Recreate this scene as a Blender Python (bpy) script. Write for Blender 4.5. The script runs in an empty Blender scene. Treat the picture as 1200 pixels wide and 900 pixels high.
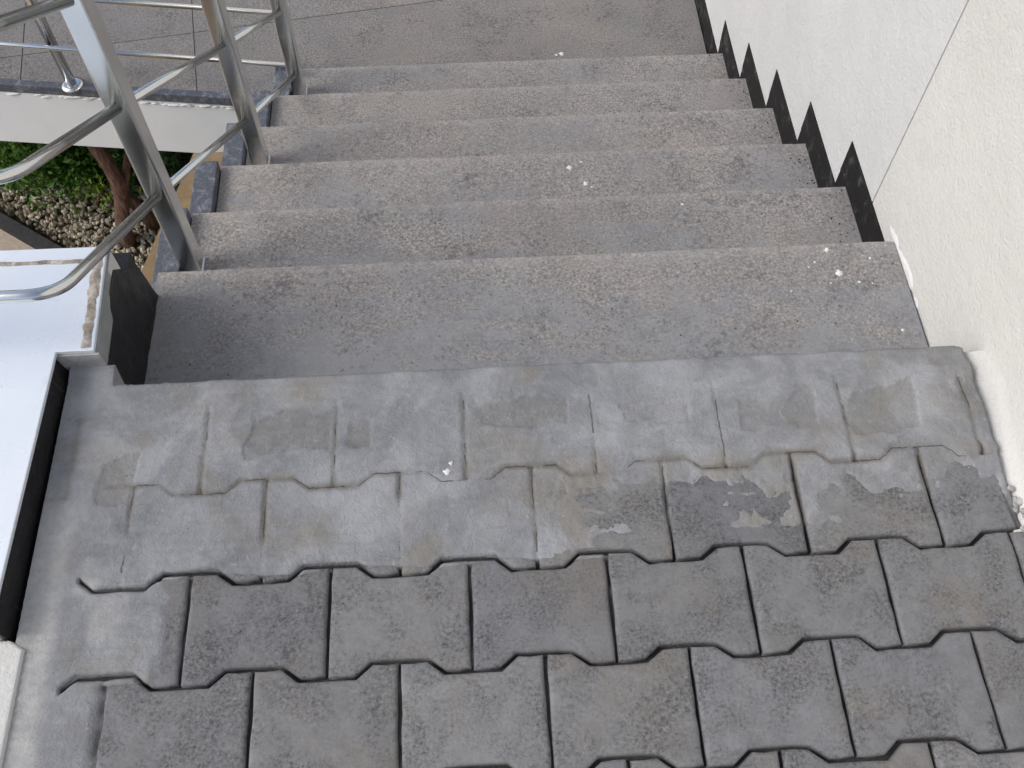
import bpy, bmesh, math, random
import numpy as np
from mathutils import Vector, Matrix

random.seed(7)
rng = np.random.default_rng(7)
S = bpy.context.scene
COL = S.collection

# ------------------------------------------------------------------ camera
cam_d = bpy.data.cameras.new('camera'); cam = bpy.data.objects.new('camera', cam_d); COL.objects.link(cam)
cam_d.sensor_width = 36; cam_d.lens = 36 * 1150.2 / 1200
cam_d.clip_start = .02; cam_d.clip_end = 2000
r_ = Vector((0.99834715, -0.05730685, 0.00434721)); u_ = Vector((0.04698016, 0.85733149, 0.51261641)); f_ = Vector((0.03310343, 0.5115649, -0.85860673))
m = Matrix((r_, u_, -f_)).transposed().to_4x4(); m.translation = Vector((0.02728, -0.43491, 1.3549))
cam.matrix_world = m
S.camera = cam

# ------------------------------------------------------------------ world, sun, exposure
SUN_EL, SUN_AZ = math.radians(40), math.radians(262)      # azimuth clockwise from +Y
w = bpy.data.worlds.new('World'); S.world = w; w.use_nodes = True
nt = w.node_tree
sky = nt.nodes.new('ShaderNodeTexSky'); sky.sky_type = 'NISHITA'; sky.sun_disc = False
sky.sun_elevation = SUN_EL; sky.sun_rotation = SUN_AZ
sky.air_density = 1.0; sky.dust_density = 2.4; sky.ozone_density = 1.0
hs = nt.nodes.new('ShaderNodeHueSaturation'); hs.inputs['Saturation'].default_value = .85; nt.links.new(sky.outputs[0], hs.inputs['Color'])   # thin high cloud
nt.links.new(hs.outputs[0], nt.nodes['Background'].inputs[0]); nt.nodes['Background'].inputs[1].default_value = .13
sd = bpy.data.lights.new('sun', 'SUN'); sd.energy = 1.3; sd.angle = math.radians(30); sd.color = (1, .99, .97)
so = bpy.data.objects.new('sun', sd); COL.objects.link(so)
dirv = Vector((math.sin(SUN_AZ) * math.cos(SUN_EL), math.cos(SUN_AZ) * math.cos(SUN_EL), math.sin(SUN_EL)))
so.rotation_euler = dirv.to_track_quat('Z', 'Y').to_euler(); so.location = dirv * 20
S.view_settings.view_transform = 'Standard'; S.view_settings.look = 'None'
S.view_settings.exposure = 0.38; S.view_settings.gamma = 1.0
S.render.engine = 'CYCLES'

# ------------------------------------------------------------------ node helpers
class NT:
    def __init__(s, name):
        s.m = bpy.data.materials.new(name); s.m.use_nodes = True; s.t = s.m.node_tree
        s.b = s.t.nodes['Principled BSDF']
        tc = s.n('ShaderNodeTexCoord'); oi = s.n('ShaderNodeObjectInfo')
        s.rnd = oi.outputs['Random']
        off = s.n('ShaderNodeVectorMath', operation='SCALE'); off.inputs[0].default_value = (37, 19, 53)
        s.l(s.rnd, off.inputs['Scale'])
        ad = s.n('ShaderNodeVectorMath', operation='ADD'); s.l(tc.outputs['Object'], ad.inputs[0]); s.l(off.outputs[0], ad.inputs[1])
        s.co = ad.outputs[0]; s.raw = tc.outputs['Object']
    def n(s, t, **k):
        x = s.t.nodes.new(t)
        for a, v in k.items(): setattr(x, a, v)
        return x
    def l(s, a, b): s.t.links.new(a, b)
    def noise(s, scale, detail=4, rough=.6, dist=0, co=None, stretch=None):
        x = s.n('ShaderNodeTexNoise'); x.inputs['Scale'].default_value = scale; x.inputs['Detail'].default_value = detail
        x.inputs['Roughness'].default_value = rough; x.inputs['Distortion'].default_value = dist
        c = co or s.co
        if stretch:
            mp = s.n('ShaderNodeMapping'); mp.inputs['Scale'].default_value = stretch; s.l(c, mp.inputs[0]); c = mp.outputs[0]
        s.l(c, x.inputs['Vector']); return x.outputs[0]
    def voro(s, scale, feature='F1', out='Distance'):
        x = s.n('ShaderNodeTexVoronoi'); x.feature = feature; x.inputs['Scale'].default_value = scale; s.l(s.co, x.inputs['Vector']); return x.outputs[out]
    def ramp(s, fac, stops, interp='LINEAR'):
        x = s.n('ShaderNodeValToRGB'); x.color_ramp.interpolation = interp
        e = x.color_ramp.elements
        while len(e) < len(stops): e.new(.5)
        for el, (p, c) in zip(e, stops):
            el.position = p; el.color = (c, c, c, 1) if isinstance(c, (int, float)) else (*c, 1)
        s.l(fac, x.inputs[0]); return x.outputs[0]
    def mix(s, fac, a, b, mode='MIX'):
        x = s.n('ShaderNodeMix', data_type='RGBA', blend_type=mode)
        for v, i in ((fac, 0), (a, 6), (b, 7)):
            if hasattr(v, 'is_linked'): s.l(v, x.inputs[i])
            else: x.inputs[i].default_value = v if i == 0 else (*v, 1)
        return x.outputs[2]
    def math(s, op, a, b=0):
        x = s.n('ShaderNodeMath', operation=op)
        for i, v in enumerate((a, b)):
            if hasattr(v, 'is_linked'): s.l(v, x.inputs[i])
            else: x.inputs[i].default_value = v
        return x.outputs[0]
    def bump(s, h, strength=.5, dist=.002, prev=None):
        x = s.n('ShaderNodeBump'); x.inputs['Strength'].default_value = strength; x.inputs['Distance'].default_value = dist
        s.l(h, x.inputs['Height'])
        if prev: s.l(prev, x.inputs['Normal'])
        return x.outputs[0]
    def out(s, col=None, rough=.8, normal=None, metal=0, spec=None):
        if col is not None:
            if hasattr(col, 'is_linked'): s.l(col, s.b.inputs['Base Color'])
            else: s.b.inputs['Base Color'].default_value = (*col, 1)
        if hasattr(rough, 'is_linked'): s.l(rough, s.b.inputs['Roughness'])
        else: s.b.inputs['Roughness'].default_value = rough
        s.b.inputs['Metallic'].default_value = metal
        if spec is not None: s.b.inputs['Specular IOR Level'].default_value = spec
        if normal is not None: s.l(normal, s.b.inputs['Normal'])
        return s.m

M = {}
t = NT('grout'); M['grout'] = t.out(t.ramp(t.noise(80, 4), [(.3, (.10, .08, .068)), (.7, (.17, .14, .12))]), .95)
def granite(name, slurry, tint=1.0, band=False):
    t = NT(name)
    a = t.noise(185, 4, .75); v = t.noise(150, 4, .7); big = t.noise(5, 5, .65, .4)
    base = t.ramp(a, [(.32, (.12, .114, .11)), (.46, (.26, .242, .226)), (.56, (.36, .333, .308)), (.70, (.56, .525, .49))])
    dark = t.ramp(v, [(.57, 0), (.66, .85)])
    c = t.mix(dark, base, (.075, .072, .078))
    c = t.mix(t.ramp(big, [(.35, .0), (.7, .5)]), c, (.185, .18, .185))
    c = t.mix(t.ramp(t.noise(3.2, 4, .6), [(.48, 0), (.7, .30)]), c, (.36, .30, .26))
    g = t.noise(9, 6, .7, .8, stretch=(.6, 1.6, 1)); g2 = t.noise(120, 4, .7)
    k = t.math('ADD', t.math('MULTIPLY', g, .8), t.math('MULTIPLY', g2, .25))
    if band:
        sp = t.n('ShaderNodeSeparateXYZ'); t.l(t.raw, sp.inputs[0])
        yy = t.math('ADD', sp.outputs[1], t.math('MULTIPLY', t.noise(7, 5, .6), .14))
        k = t.math('ADD', k, t.ramp(yy, [(.545, .28), (.60, .0)]))
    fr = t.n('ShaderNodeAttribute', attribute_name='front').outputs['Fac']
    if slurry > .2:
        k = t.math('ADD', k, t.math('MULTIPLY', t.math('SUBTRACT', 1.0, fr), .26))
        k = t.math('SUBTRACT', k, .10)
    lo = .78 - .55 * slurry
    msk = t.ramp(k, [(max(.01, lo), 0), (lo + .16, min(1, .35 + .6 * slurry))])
    gc = t.ramp(t.noise(26, 5, .65), [(.3, (.175, .186, .205)), (.7, (.295, .305, .322))])
    c = t.mix(msk, c, gc)
    hz = t.ramp(t.math('ADD', t.noise(4.5, 6, .62, .6), t.math('MULTIPLY', g2, .12)), [(.56, 0), (.68, .15 + .6 * slurry)])
    c = t.mix(hz, c, (.285, .285, .29))
    pit = t.ramp(t.math('ADD', t.math('MULTIPLY', t.noise(95, 5, .75), .7), t.math('MULTIPLY', t.noise(8, 4, .6), .42)), [(.60, 0), (.70, .65)])
    c = t.mix(pit, c, (.085, .085, .095))
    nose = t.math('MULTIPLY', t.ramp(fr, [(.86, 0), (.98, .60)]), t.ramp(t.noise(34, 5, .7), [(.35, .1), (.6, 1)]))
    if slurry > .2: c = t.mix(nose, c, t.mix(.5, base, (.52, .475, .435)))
    if tint != 1: c = t.mix(1.0, c, (tint, tint, tint), 'MULTIPLY')
    n = t.bump(t.noise(260, 4, .7), .55, .0022); n = t.bump(t.noise(30, 4, .6), .3, .004, n)
    return t.out(c, t.ramp(a, [(.3, .75), (.7, .95)]), n, spec=.3)
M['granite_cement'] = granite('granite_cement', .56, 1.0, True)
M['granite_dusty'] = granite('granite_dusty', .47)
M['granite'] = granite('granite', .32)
M['granite_floor'] = granite('granite_floor', .12, .82)

t = NT('paver_concrete')
a = t.noise(210, 4, .75); b = t.noise(13, 6, .65, .5); d = t.noise(150, 4, .65)
c = t.ramp(a, [(.32, (.065, .066, .071)), (.48, (.16, .16, .166)), (.60, (.21, .208, .208)), (.72, (.36, .35, .34))])
c = t.mix(t.ramp(t.math('ADD', t.math('MULTIPLY', d, .75), t.math('MULTIPLY', t.noise(16, 4), .3)), [(.57, 0), (.66, .75)]), c, (.07, .072, .08))
c = t.mix(t.ramp(t.noise(300, 2, .5), [(.70, 0), (.77, .55)]), c, (.42, .41, .40))
sl = t.ramp(t.math('ADD', b, t.math('MULTIPLY', a, .22)), [(.50, 0), (.68, .75)])
c = t.mix(sl, c, t.ramp(t.noise(40, 4), [(.3, (.19, .193, .20)), (.7, (.265, .268, .275))]))
c = t.mix(t.ramp(t.noise(7, 3, .6, .3), [(.50, 0), (.70, .45)]), c, (.235, .205, .165))
hv = t.ramp(t.rnd, [(0, (.76, .765, .775)), (.35, (.93, .91, .87)), (.6, (.82, .82, .83)), (.8, (1.02, 1.01, .99)), (1, (.86, .845, .825))])
c = t.mix(1.0, c, hv, 'MULTIPLY')
n = t.bump(a, .6, .0022); n = t.bump(b, .35, .004, n)
M['paver'] = t.out(c, .88, n, spec=.3)

t = NT('cement_skim')
at = t.n('ShaderNodeAttribute', attribute_name='thick'); th = at.outputs['Fac']
a = t.noise(9, 6, .65, .8); b = t.noise(60, 5, .7); fine = t.noise(260, 3, .65)
c = t.ramp(a, [(.3, (.178, .183, .193)), (.5, (.248, .252, .260)), (.72, (.335, .338, .344))])
c = t.mix(t.ramp(t.noise(9, 7, .7, .5), [(.52, 0), (.62, .38)]), c, (.35, .36, .375))
c = t.mix(t.ramp(t.noise(12, 7, .75, .4), [(.57, 0), (.66, .42)]), c, (.17, .17, .172))
c = t.mix(t.ramp(b, [(.5, 0), (.75, .35)]), c, (.38, .39, .41))
c = t.mix(t.ramp(t.noise(6, 5, .6, .6), [(.52, 0), (.66, .6)]), c, (.225, .20, .16))
c = t.mix(t.ramp(fine, [(.58, 0), (.72, .35)]), c, (.12, .12, .125))
st2 = t.n('ShaderNodeAttribute', attribute_name='stain').outputs['Fac']
c = t.mix(st2, c, t.ramp(t.noise(40, 5, .7), [(.3, (.10, .092, .075)), (.7, (.20, .18, .15))]))
c = t.mix(t.ramp(t.n('ShaderNodeAttribute', attribute_name='lime').outputs['Fac'], [(.2, 0), (.9, .7)]), c, t.ramp(b, [(.3, (.40, .39, .37)), (.7, (.55, .53, .50))]))
lines = None
for nm, sd_, th_ in (('line_a', 7, .50), ('line_b', 9, .47)):
    at_ = t.n('ShaderNodeAttribute', attribute_name=nm).outputs['Fac']
    wob_ = t.math('MULTIPLY', t.math('SUBTRACT', t.noise(90 + sd_, 3, .6), .5), .0050)
    dd = t.math('ABSOLUTE', t.math('ADD', at_, wob_))
    ln = t.math('MULTIPLY', t.math('SUBTRACT', 1.0, t.math('MINIMUM', t.math('DIVIDE', dd, .0017), 1.0)), t.ramp(t.noise(11 + sd_, 4, .6), [(th_, 0), (th_ + .06, 1)]))
    lines = ln if lines is None else t.math('MAXIMUM', lines, ln)
c = t.mix(lines, c, (.055, .052, .05))
c = t.mix(t.ramp(t.noise(170, 5, .75), [(.60, 0), (.70, .55)]), c, (.12, .12, .122))
c = t.mix(t.ramp(t.noise(75, 6, .8, .6), [(.60, 0), (.66, .4)]), c, (.42, .425, .43))
thin = t.ramp(th, [(.24, (.20, .195, .19)), (.44, (.50, .48, .46)), (.64, (1, 1, 1))])
c = t.mix(1.0, c, thin, 'MULTIPLY')
n = t.bump(fine, .6, .002); n = t.bump(b, .6, .004, n); n = t.bump(t.noise(24, 6, .7, .5), .5, .006, n)
M['skim'] = t.out(c, .9, n, spec=.25)

t = NT('lime_mortar')
a = t.noise(22, 6, .7, .5)
c = t.ramp(a, [(.3, (.26, .255, .25)), (.5, (.40, .385, .365)), (.7, (.52, .50, .47))])
M['mortar'] = t.out(c, .95, t.bump(t.noise(140, 5, .7), .7, .003), spec=.2)

t = NT('dark_bedding')
M['bedding'] = t.out(t.ramp(t.noise(150, 4), [(.3, (.03, .03, .031)), (.7, (.08, .077, .073))]), .95)

t = NT('concrete_core')
M['core'] = t.out(t.ramp(t.noise(20, 5), [(.3, (.2, .2, .2)), (.7, (.3, .3, .3))]), .9)

t = NT('black_granite')
a = t.noise(300, 3, .6)
c = t.ramp(a, [(.35, (.006, .006, .006)), (.65, (.016, .015, .015))])
c = t.mix(t.ramp(t.noise(28, 6, .7, .5), [(.54, 0), (.72, .40)]), c, (.22, .215, .21))
M['black_granite'] = t.out(c, .5, spec=.2)
t = NT('slate_strip')
c = t.ramp(t.noise(320, 3, .6), [(.35, (.05, .056, .07)), (.65, (.12, .128, .15))])
c = t.mix(t.ramp(t.noise(34, 6, .75, .6), [(.50, 0), (.68, .7)]), c, (.30, .315, .35))
M['slate'] = t.out(c, .6, t.bump(t.noise(90, 5), .3, .001), spec=.4)

def plaster(name, c0, c1):
    t = NT(name)
    c = t.ramp(t.noise(2.2, 5, .6), [(.3, c0), (.7, c1)])
    c = t.mix(t.ramp(t.noise(95, 4, .7), [(.60, 0), (.74, .38)]), c, tuple(v * .78 for v in c0))
    c = t.mix(t.ramp(t.noise(7, 7, .78, .5), [(.54, 0), (.76, .30)]), c, tuple(v * .8 for v in c0))
    n = t.bump(t.noise(130, 4, .65), .9, .003); n = t.bump(t.noise(16, 5, .6), .5, .008, n)
    return t.out(c, .85, n, spec=.25)
M['plaster_w'] = plaster('plaster_white', (.572, .570, .562), (.628, .626, .617))
M['plaster_c'] = plaster('plaster_cream', (.60, .588, .555), (.65, .638, .605))
t = NT('fascia_white'); M['fascia'] = t.out(t.ramp(t.noise(5, 5, .65, .4), [(.3, (.76, .775, .77)), (.7, (.83, .84, .835))]), .6, t.bump(t.noise(30, 4), .15, .002))

t = NT('stainless')
M['steel'] = t.out((.74, .75, .73), .20, t.bump(t.noise(25, 3), .06, .003), 1.0)
t = NT('coping_sheet')
sm = t.noise(14, 6, .75, .6)
c = t.mix(t.ramp(sm, [(.58, 0), (.78, .6)]), (.82, .86, .90), (.46, .46, .46))
c = t.mix(t.ramp(t.noise(90, 3, .6, stretch=(.12, 1.6, 1)), [(.66, 0), (.72, .35)]), c, (.55, .56, .57))
c = t.mix(t.ramp(t.noise(3, 4, .6), [(.4, 0), (.7, .5)]), c, (.68, .74, .82))  # broad pale-blue areas: reflected sky put into the sheet's colour
M['coping'] = t.out(c, t.ramp(t.noise(6, 4), [(.3, .22), (.7, .36)]), t.bump(t.noise(3.5, 2), .12, .02), .2)
t = NT('grey_zinc')
M['zinc'] = t.out(t.ramp(t.noise(30, 5), [(.3, (.28, .29, .29)), (.7, (.42, .43, .43))]), .5, None, .4)
t = NT('sealant')
c = t.ramp(t.noise(45, 6, .75, .5), [(.35, (.18, .15, .12)), (.5, (.36, .31, .26)), (.66, (.62, .58, .53))])
M['sealant'] = t.out(c, .8, t.bump(t.noise(80, 5), .6, .003))
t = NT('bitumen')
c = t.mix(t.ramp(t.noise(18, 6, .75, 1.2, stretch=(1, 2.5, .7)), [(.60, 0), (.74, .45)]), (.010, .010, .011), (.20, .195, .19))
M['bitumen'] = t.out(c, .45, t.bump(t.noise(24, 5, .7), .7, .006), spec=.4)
t = NT('ochre_paint')
c = t.ramp(t.noise(8, 6, .7, .5), [(.3, (.20, .13, .055)), (.7, (.36, .25, .12))])
M['ochre'] = t.out(c, .6, t.bump(t.noise(40, 4), .3, .003))
t = NT('white_splat'); M['splat'] = t.out((.70, .70, .685), .8, t.bump(t.noise(200, 4), .5, .002))
t = NT('soil'); M['soil'] = t.out(t.ramp(t.noise(30, 6), [(.3, (.05, .04, .028)), (.7, (.12, .095, .065))]), .95, t.bump(t.noise(40, 5), .8, .02))
t = NT('gravel_stone')
at = t.n('ShaderNodeAttribute', attribute_name='tone')
c = t.ramp(at.outputs['Fac'], [(0, (.20, .165, .115)), (.5, (.43, .37, .27)), (1, (.66, .61, .50))])
M['gravel'] = t.out(c, .85)
t = NT('path_paving'); M['path'] = t.out(t.ramp(t.noise(60, 5), [(.3, (.38, .30, .235)), (.7, (.50, .41, .33))]), .9, t.bump(t.noise(120, 3), .4, .003))
t = NT('kerb_dark'); M['kerb'] = t.out(t.ramp(t.noise(40, 5), [(.3, (.02, .02, .022)), (.7, (.05, .05, .05))]), .8)
def leafm(name, a, b):
    t = NT(name); at = t.n('ShaderNodeAttribute', attribute_name='tone')
    c = t.ramp(at.outputs['Fac'], [(0, a), (1, b)])
    m = t.out(c, .5, spec=.4); return m
M['leaf'] = leafm('leaf_green', (.04, .12, .015), (.17, .34, .05))
M['leaf_dark'] = leafm('leaf_dark', (.02, .06, .014), (.07, .15, .03))
M['leaf_lime'] = leafm('leaf_lime', (.14, .26, .02), (.33, .45, .05))
t = NT('bark')
c = t.ramp(t.noise(24, 6, .7, .5, stretch=(3, 3, .5)), [(.3, (.06, .03, .022)), (.5, (.17, .085, .058)), (.7, (.34, .24, .19))])
M['bark'] = t.out(c, .85, t.bump(t.noise(30, 6, .7, stretch=(3, 3, .5)), .8, .01))

# ------------------------------------------------------------------ mesh helpers
def link(name, me, mat, parent=None):
    o = bpy.data.objects.new(name, me); COL.objects.link(o)
    if mat is not None and not me.materials: me.materials.append(M[mat])
    if parent: o.parent = parent
    return o
def tag(o, label=None, cat=None, group=None, kind=None):
    for k, v in (('label', label), ('category', cat), ('group', group), ('kind', kind)):
        if v: o[k] = v
    return o
def empty(name, loc=(0, 0, 0)):
    o = bpy.data.objects.new(name, None); COL.objects.link(o); o.location = loc; o.empty_display_size = .05; return o
def prism(name, pts, z0, z1, mat, parent=None, bev=0, seg=2, loc=None, smooth=False):
    """vertical prism from a CCW outline"""
    bm = bmesh.new()
    vb = [bm.verts.new((x, y, z0)) for x, y in pts]; vt = [bm.verts.new((x, y, z1)) for x, y in pts]
    n = len(pts)
    bm.faces.new(vt); bm.faces.new(vb[::-1])
    for i in range(n): bm.faces.new((vb[i], vb[(i + 1) % n], vt[(i + 1) % n], vt[i]))
    bmesh.ops.recalc_face_normals(bm, faces=bm.faces[:])
    if bev: bmesh.ops.bevel(bm, geom=bm.edges[:], offset=bev, segments=seg, profile=.6, affect='EDGES')
    me = bpy.data.meshes.new(name); bm.to_mesh(me); bm.free()
    if smooth:
        for p in me.polygons: p.use_smooth = True
    o = link(name, me, mat, parent)
    if loc: o.location = loc
    return o
def box(name, x0, x1, y0, y1, z0, z1, mat, parent=None, bev=0, seg=2):
    return prism(name, [(x0, y0), (x1, y0), (x1, y1), (x0, y1)], z0, z1, mat, parent, bev, seg)
def xprism(name, yz, x0, x1, mat, parent=None, bev=0, seg=2):
    """outline in YZ extruded along X"""
    bm = bmesh.new()
    a = [bm.verts.new((x0, y, z)) for y, z in yz]; b = [bm.verts.new((x1, y, z)) for y, z in yz]
    n = len(yz); bm.faces.new(a); bm.faces.new(b[::-1])
    for i in range(n): bm.faces.new((a[i], b[i], b[(i + 1) % n], a[(i + 1) % n]))
    bmesh.ops.recalc_face_normals(bm, faces=bm.faces[:])
    if bev: bmesh.ops.bevel(bm, geom=bm.edges[:], offset=bev, segments=seg, profile=.6, affect='EDGES')
    me = bpy.data.meshes.new(name); bm.to_mesh(me); bm.free()
    return link(name, me, mat, parent)
def tube(name, pts, rad, mat, parent=None, n=16):
    """swept tube through points; rad number or list"""
    pts = [Vector(p) for p in pts]
    rads = rad if isinstance(rad, (list, tuple)) else [rad] * len(pts)
    bm = bmesh.new(); rings = []; up = None
    for i, p in enumerate(pts):
        d = (pts[min(i + 1, len(pts) - 1)] - pts[max(i - 1, 0)]).normalized()
        if up is None:
            up = d.orthogonal().normalized()
        up = (up - d * up.dot(d)).normalized(); s = d.cross(up)
        rings.append([bm.verts.new(p + (up * math.cos(a) + s * math.sin(a)) * rads[i]) for a in [2 * math.pi * k / n for k in range(n)]])
    for A, B in zip(rings, rings[1:]):
        for k in range(n): bm.faces.new((A[k], A[(k + 1) % n], B[(k + 1) % n], B[k]))
    bm.faces.new(rings[0][::-1]); bm.faces.new(rings[-1])
    for f in bm.faces: f.smooth = len(f.verts) == 4
    me = bpy.data.meshes.new(name); bm.to_mesh(me); bm.free()
    return link(name, me, mat, parent)
def arc_path(p0, c, p1, r, n=8):
    """polyline p0 - rounded corner c - p1"""
    p0, c, p1 = map(Vector, (p0, c, p1)); a = (p0 - c).normalized(); b = (p1 - c).normalized()
    s, e = c + a * r, c + b * r
    return [p0] + [(1 - k) ** 2 * s + 2 * (1 - k) * k * c + k * k * e for k in [i / n for i in range(n + 1)]] + [p1]
def hsh(ix, iy, s): 
    v = np.sin(ix * 127.1 + iy * 311.7 + s * 74.7) * 43758.5453; return v - np.floor(v)
def vnoise(x, y, s=0):
    ix, iy = np.floor(x), np.floor(y); fx, fy = x - ix, y - iy
    fx = fx * fx * (3 - 2 * fx); fy = fy * fy * (3 - 2 * fy)
    a, b, c, d = hsh(ix, iy, s), hsh(ix + 1, iy, s), hsh(ix, iy + 1, s), hsh(ix + 1, iy + 1, s)
    return (a * (1 - fx) + b * fx) * (1 - fy) + (c * (1 - fx) + d * fx) * fy
def fbm(x, y, s=0, o=4):
    v = 0; a = .5
    for i in range(o): v = v + a * vnoise(x * 2 ** i, y * 2 ** i, s + i); a *= .5
    return v / (1 - .5 ** o)
def sst(a, b, x): k = np.clip((x - a) / (b - a), 0, 1); return k * k * (3 - 2 * k)

# ------------------------------------------------------------------ dimensions
WX = .862                       # face of the plaster wall
Y0 = .407                       # edge of the upper landing
Z1, RISE, Y1, RUN = -.161, .131, .757, .2615
T = lambda k: Z1 - (k - 1) * RISE           # height of tread k
NY = lambda k: Y0 if k == 0 else Y1 + (k - 1) * RUN   # nosing of tread k
FZ = T(7)                       # lower landing floor
XL = [-.58, -.58, -.578, -.572, -.555, -.537, -.513]  # inner left edge per tread
GZ = -2.0                       # garden level

# ------------------------------------------------------------------ the ground
g = prism('ground', [(-300, -300), (300, -300), (300, 300), (-300, 300)], GZ - .5, GZ - .03, 'soil'); tag(g, kind='structure')

# ------------------------------------------------------------------ upper landing
land = prism('upper_landing', [(-.6275, -2.2), (.812, -2.2), (.812, .40), (-.56, .40), (-.56, .437), (-.6275, .437)], -.30, -.016, 'bedding')
tag(land, kind='structure')

PW, PP, TALL = .200, .143, .1617
TH = (TALL - (2 * PP - TALL)) / 2          # tooth depth
FL, SL = .038, .023                        # corner flat, slope
def zig(u):
    """outline offset of a joint between rows at distance u from the paver corner (period PW)"""
    u = np.mod(u, PW); u = np.minimum(u, PW - u)
    return TH * (1 - np.clip((u - FL) / SL, 0, 1))
def paver_outline(x0, x1, g=.0022):
    h = TALL / 2 - g; k = TH
    top = [(x0 + g, h), (x0 + FL - g * .3, h), (x0 + FL + SL - g * .3, h - k), (x1 - FL - SL + g * .3, h - k), (x1 - FL + g * .3, h), (x1 - g, h)]
    return [(x, -y) for x, y in top] + top[::-1]
def make_paver(x0, x1, outline=None):
    return outline or paver_outline(x0, x1)
def paver_mesh(pts):
    bm = bmesh.new()
    def ring(inset, z):
        n = len(pts); out = []
        for i in range(n):
            p0, p1, p2 = (Vector(pts[(i + j) % n]) for j in (-1, 0, 1))
            a = (p1 - p0).normalized(); b = (p2 - p1).normalized()
            nn = (Vector((-a.y, a.x)) + Vector((-b.y, b.x)))
            nn = nn / max(.3, nn.length_squared / 2)
            q = p1 + nn * inset
            out.append(bm.verts.new((q.x, q.y, z)))
        return out
    rs = [ring(0, -.05), ring(0, -.0050), ring(.0012, -.0022), ring(.0035, -.0006), ring(.0075, 0)]
    for A, B in zip(rs, rs[1:]):
        n = len(A)
        for k in range(n): bm.faces.new((A[k], A[(k + 1) % n], B[(k + 1) % n], B[k]))
    bm.faces.new(rs[-1])
    for f in bm.faces: f.smooth = True
    bmesh.ops.recalc_face_normals(bm, faces=bm.faces[:])
    me = bpy.data.meshes.new('paver'); bm.to_mesh(me); bm.free(); me.materials.append(M['paver']); return me
def worn(pts, seed, step=.022, amp=.0009):
    rg = random.Random(seed); out = []
    for i in range(len(pts)):
        a, b = Vector(pts[i]), Vector(pts[(i + 1) % len(pts)]); n = max(1, round((b - a).length / step))
        for k in range(n):
            q = a.lerp(b, k / n); j = amp * (1.5 if k == 0 else 1)
            out.append((q.x + rg.uniform(-j, j), q.y + rg.uniform(-j, j)))
    return out
full_set = [paver_mesh(worn(paver_outline(-PW / 2, PW / 2, .0025), 40 + q)) for q in range(6)]
def half(x0, x1):        # a cut paver: keeps the half of the outline between x0 and x1
    src = paver_outline(-PW / 2, PW / 2); g = .0022
    def edge(x): return TALL / 2 - g - TH * min(1, max(0, (PW / 2 - abs(x) - FL) / SL))
    xs = sorted({x0, x1} | {x for x, _ in src if x0 < x < x1})
    top = [(x, edge(x)) for x in xs]
    return paver_mesh(worn([(x, -y) for x, y in top] + top[::-1], 77))
cut_r = half(-.0978, .014); cut_s = half(-.0978, -.074)
cut_l = half(-.035, .0978)
for r in range(-1, 10):                     # row 0 lies at Y = 0, rows run towards the door
    yc = (2 - r) * PP if r >= 0 else None
    if yc is None: continue
    sh = 0 if (r % 2 == 0) else .1
    for i in range(-4, 5):
        xc = i * PW + .1 - sh
        if xc - .1 < -.61:
            if xc + .1 < -.45 or r < 3: continue
            me = cut_l
        elif xc + .1 > .84:
            if xc - .1 > .82: continue
            me = cut_s if xc - .1 > .74 else cut_r
        else: me = random.choice(full_set)
        o = link('paver', me, None, land)
        o.location = (xc, yc, random.uniform(-.0012, .0012))
        o.rotation_euler = (random.uniform(-.004, .004), random.uniform(-.004, .004), random.uniform(-.006, .006))

# cement slurry brushed over the far rows, filling their joints (a relief mesh)
STEP = .0027
xs = np.arange(-.6285, .8281, STEP); ys = np.arange(-.36, Y0 + .033, STEP)
GX, GY = np.meshgrid(xs, ys)
yb = GY + .035 * (fbm(GX * 7, GY * 7, 3) - .5)
cov = sst(.075, .20, yb)                                            # brushed rows
rowB = (GY > .07) & (GY < .215)
cov = np.maximum(cov, .92 * sst(.068, .078, GY - .004 * np.sin(GX * 30)) * sst(.30, .12, GX + .25 * (fbm(GX * 9, GY * 9, 8) - .5)))
lb = np.where(np.abs(GY) < PP / 2, -.415, np.where((GY < -PP / 2), -.488, -.492))
cov = np.maximum(cov, sst(.012, -.03, GX - lb + .06 * (fbm(GX * 13, GY * 11, 5) - .5)))   # mortar along the left side
bl = fbm(GX * 22, GY * 22, 11, 5); bl2 = fbm(GX * 6, GY * 6, 17, 4); bl3 = fbm(GX * 45, GY * 45, 19, 4)
right = sst(.45, .75, GX)
cov = np.maximum(cov, .80 * sst(.085, .11, GY + .02 * (bl - .5)) * sst(.75, .5, GX))
cov = cov * (1 - .40 * sst(.50, .62, bl * .6 + bl3 * .4) * sst(-.05, .25, GX) * sst(.22, .17, GY))
cov = cov * (1 - .30 * right * sst(.50, .62, bl2) * sst(.80, .76, GX))
thick = .0030 * cov + .0016 * (bl2 - .5) * cov + .0009 * (bl - .5) * cov
cov = np.clip(cov + 1.6 * cov * (1 - cov) * (bl3 - .5) * 2, 0, 1)
H = -.0068 + .006 * (bl3 - .5) * (1 - cov) + cov * .0073 + thick
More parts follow.
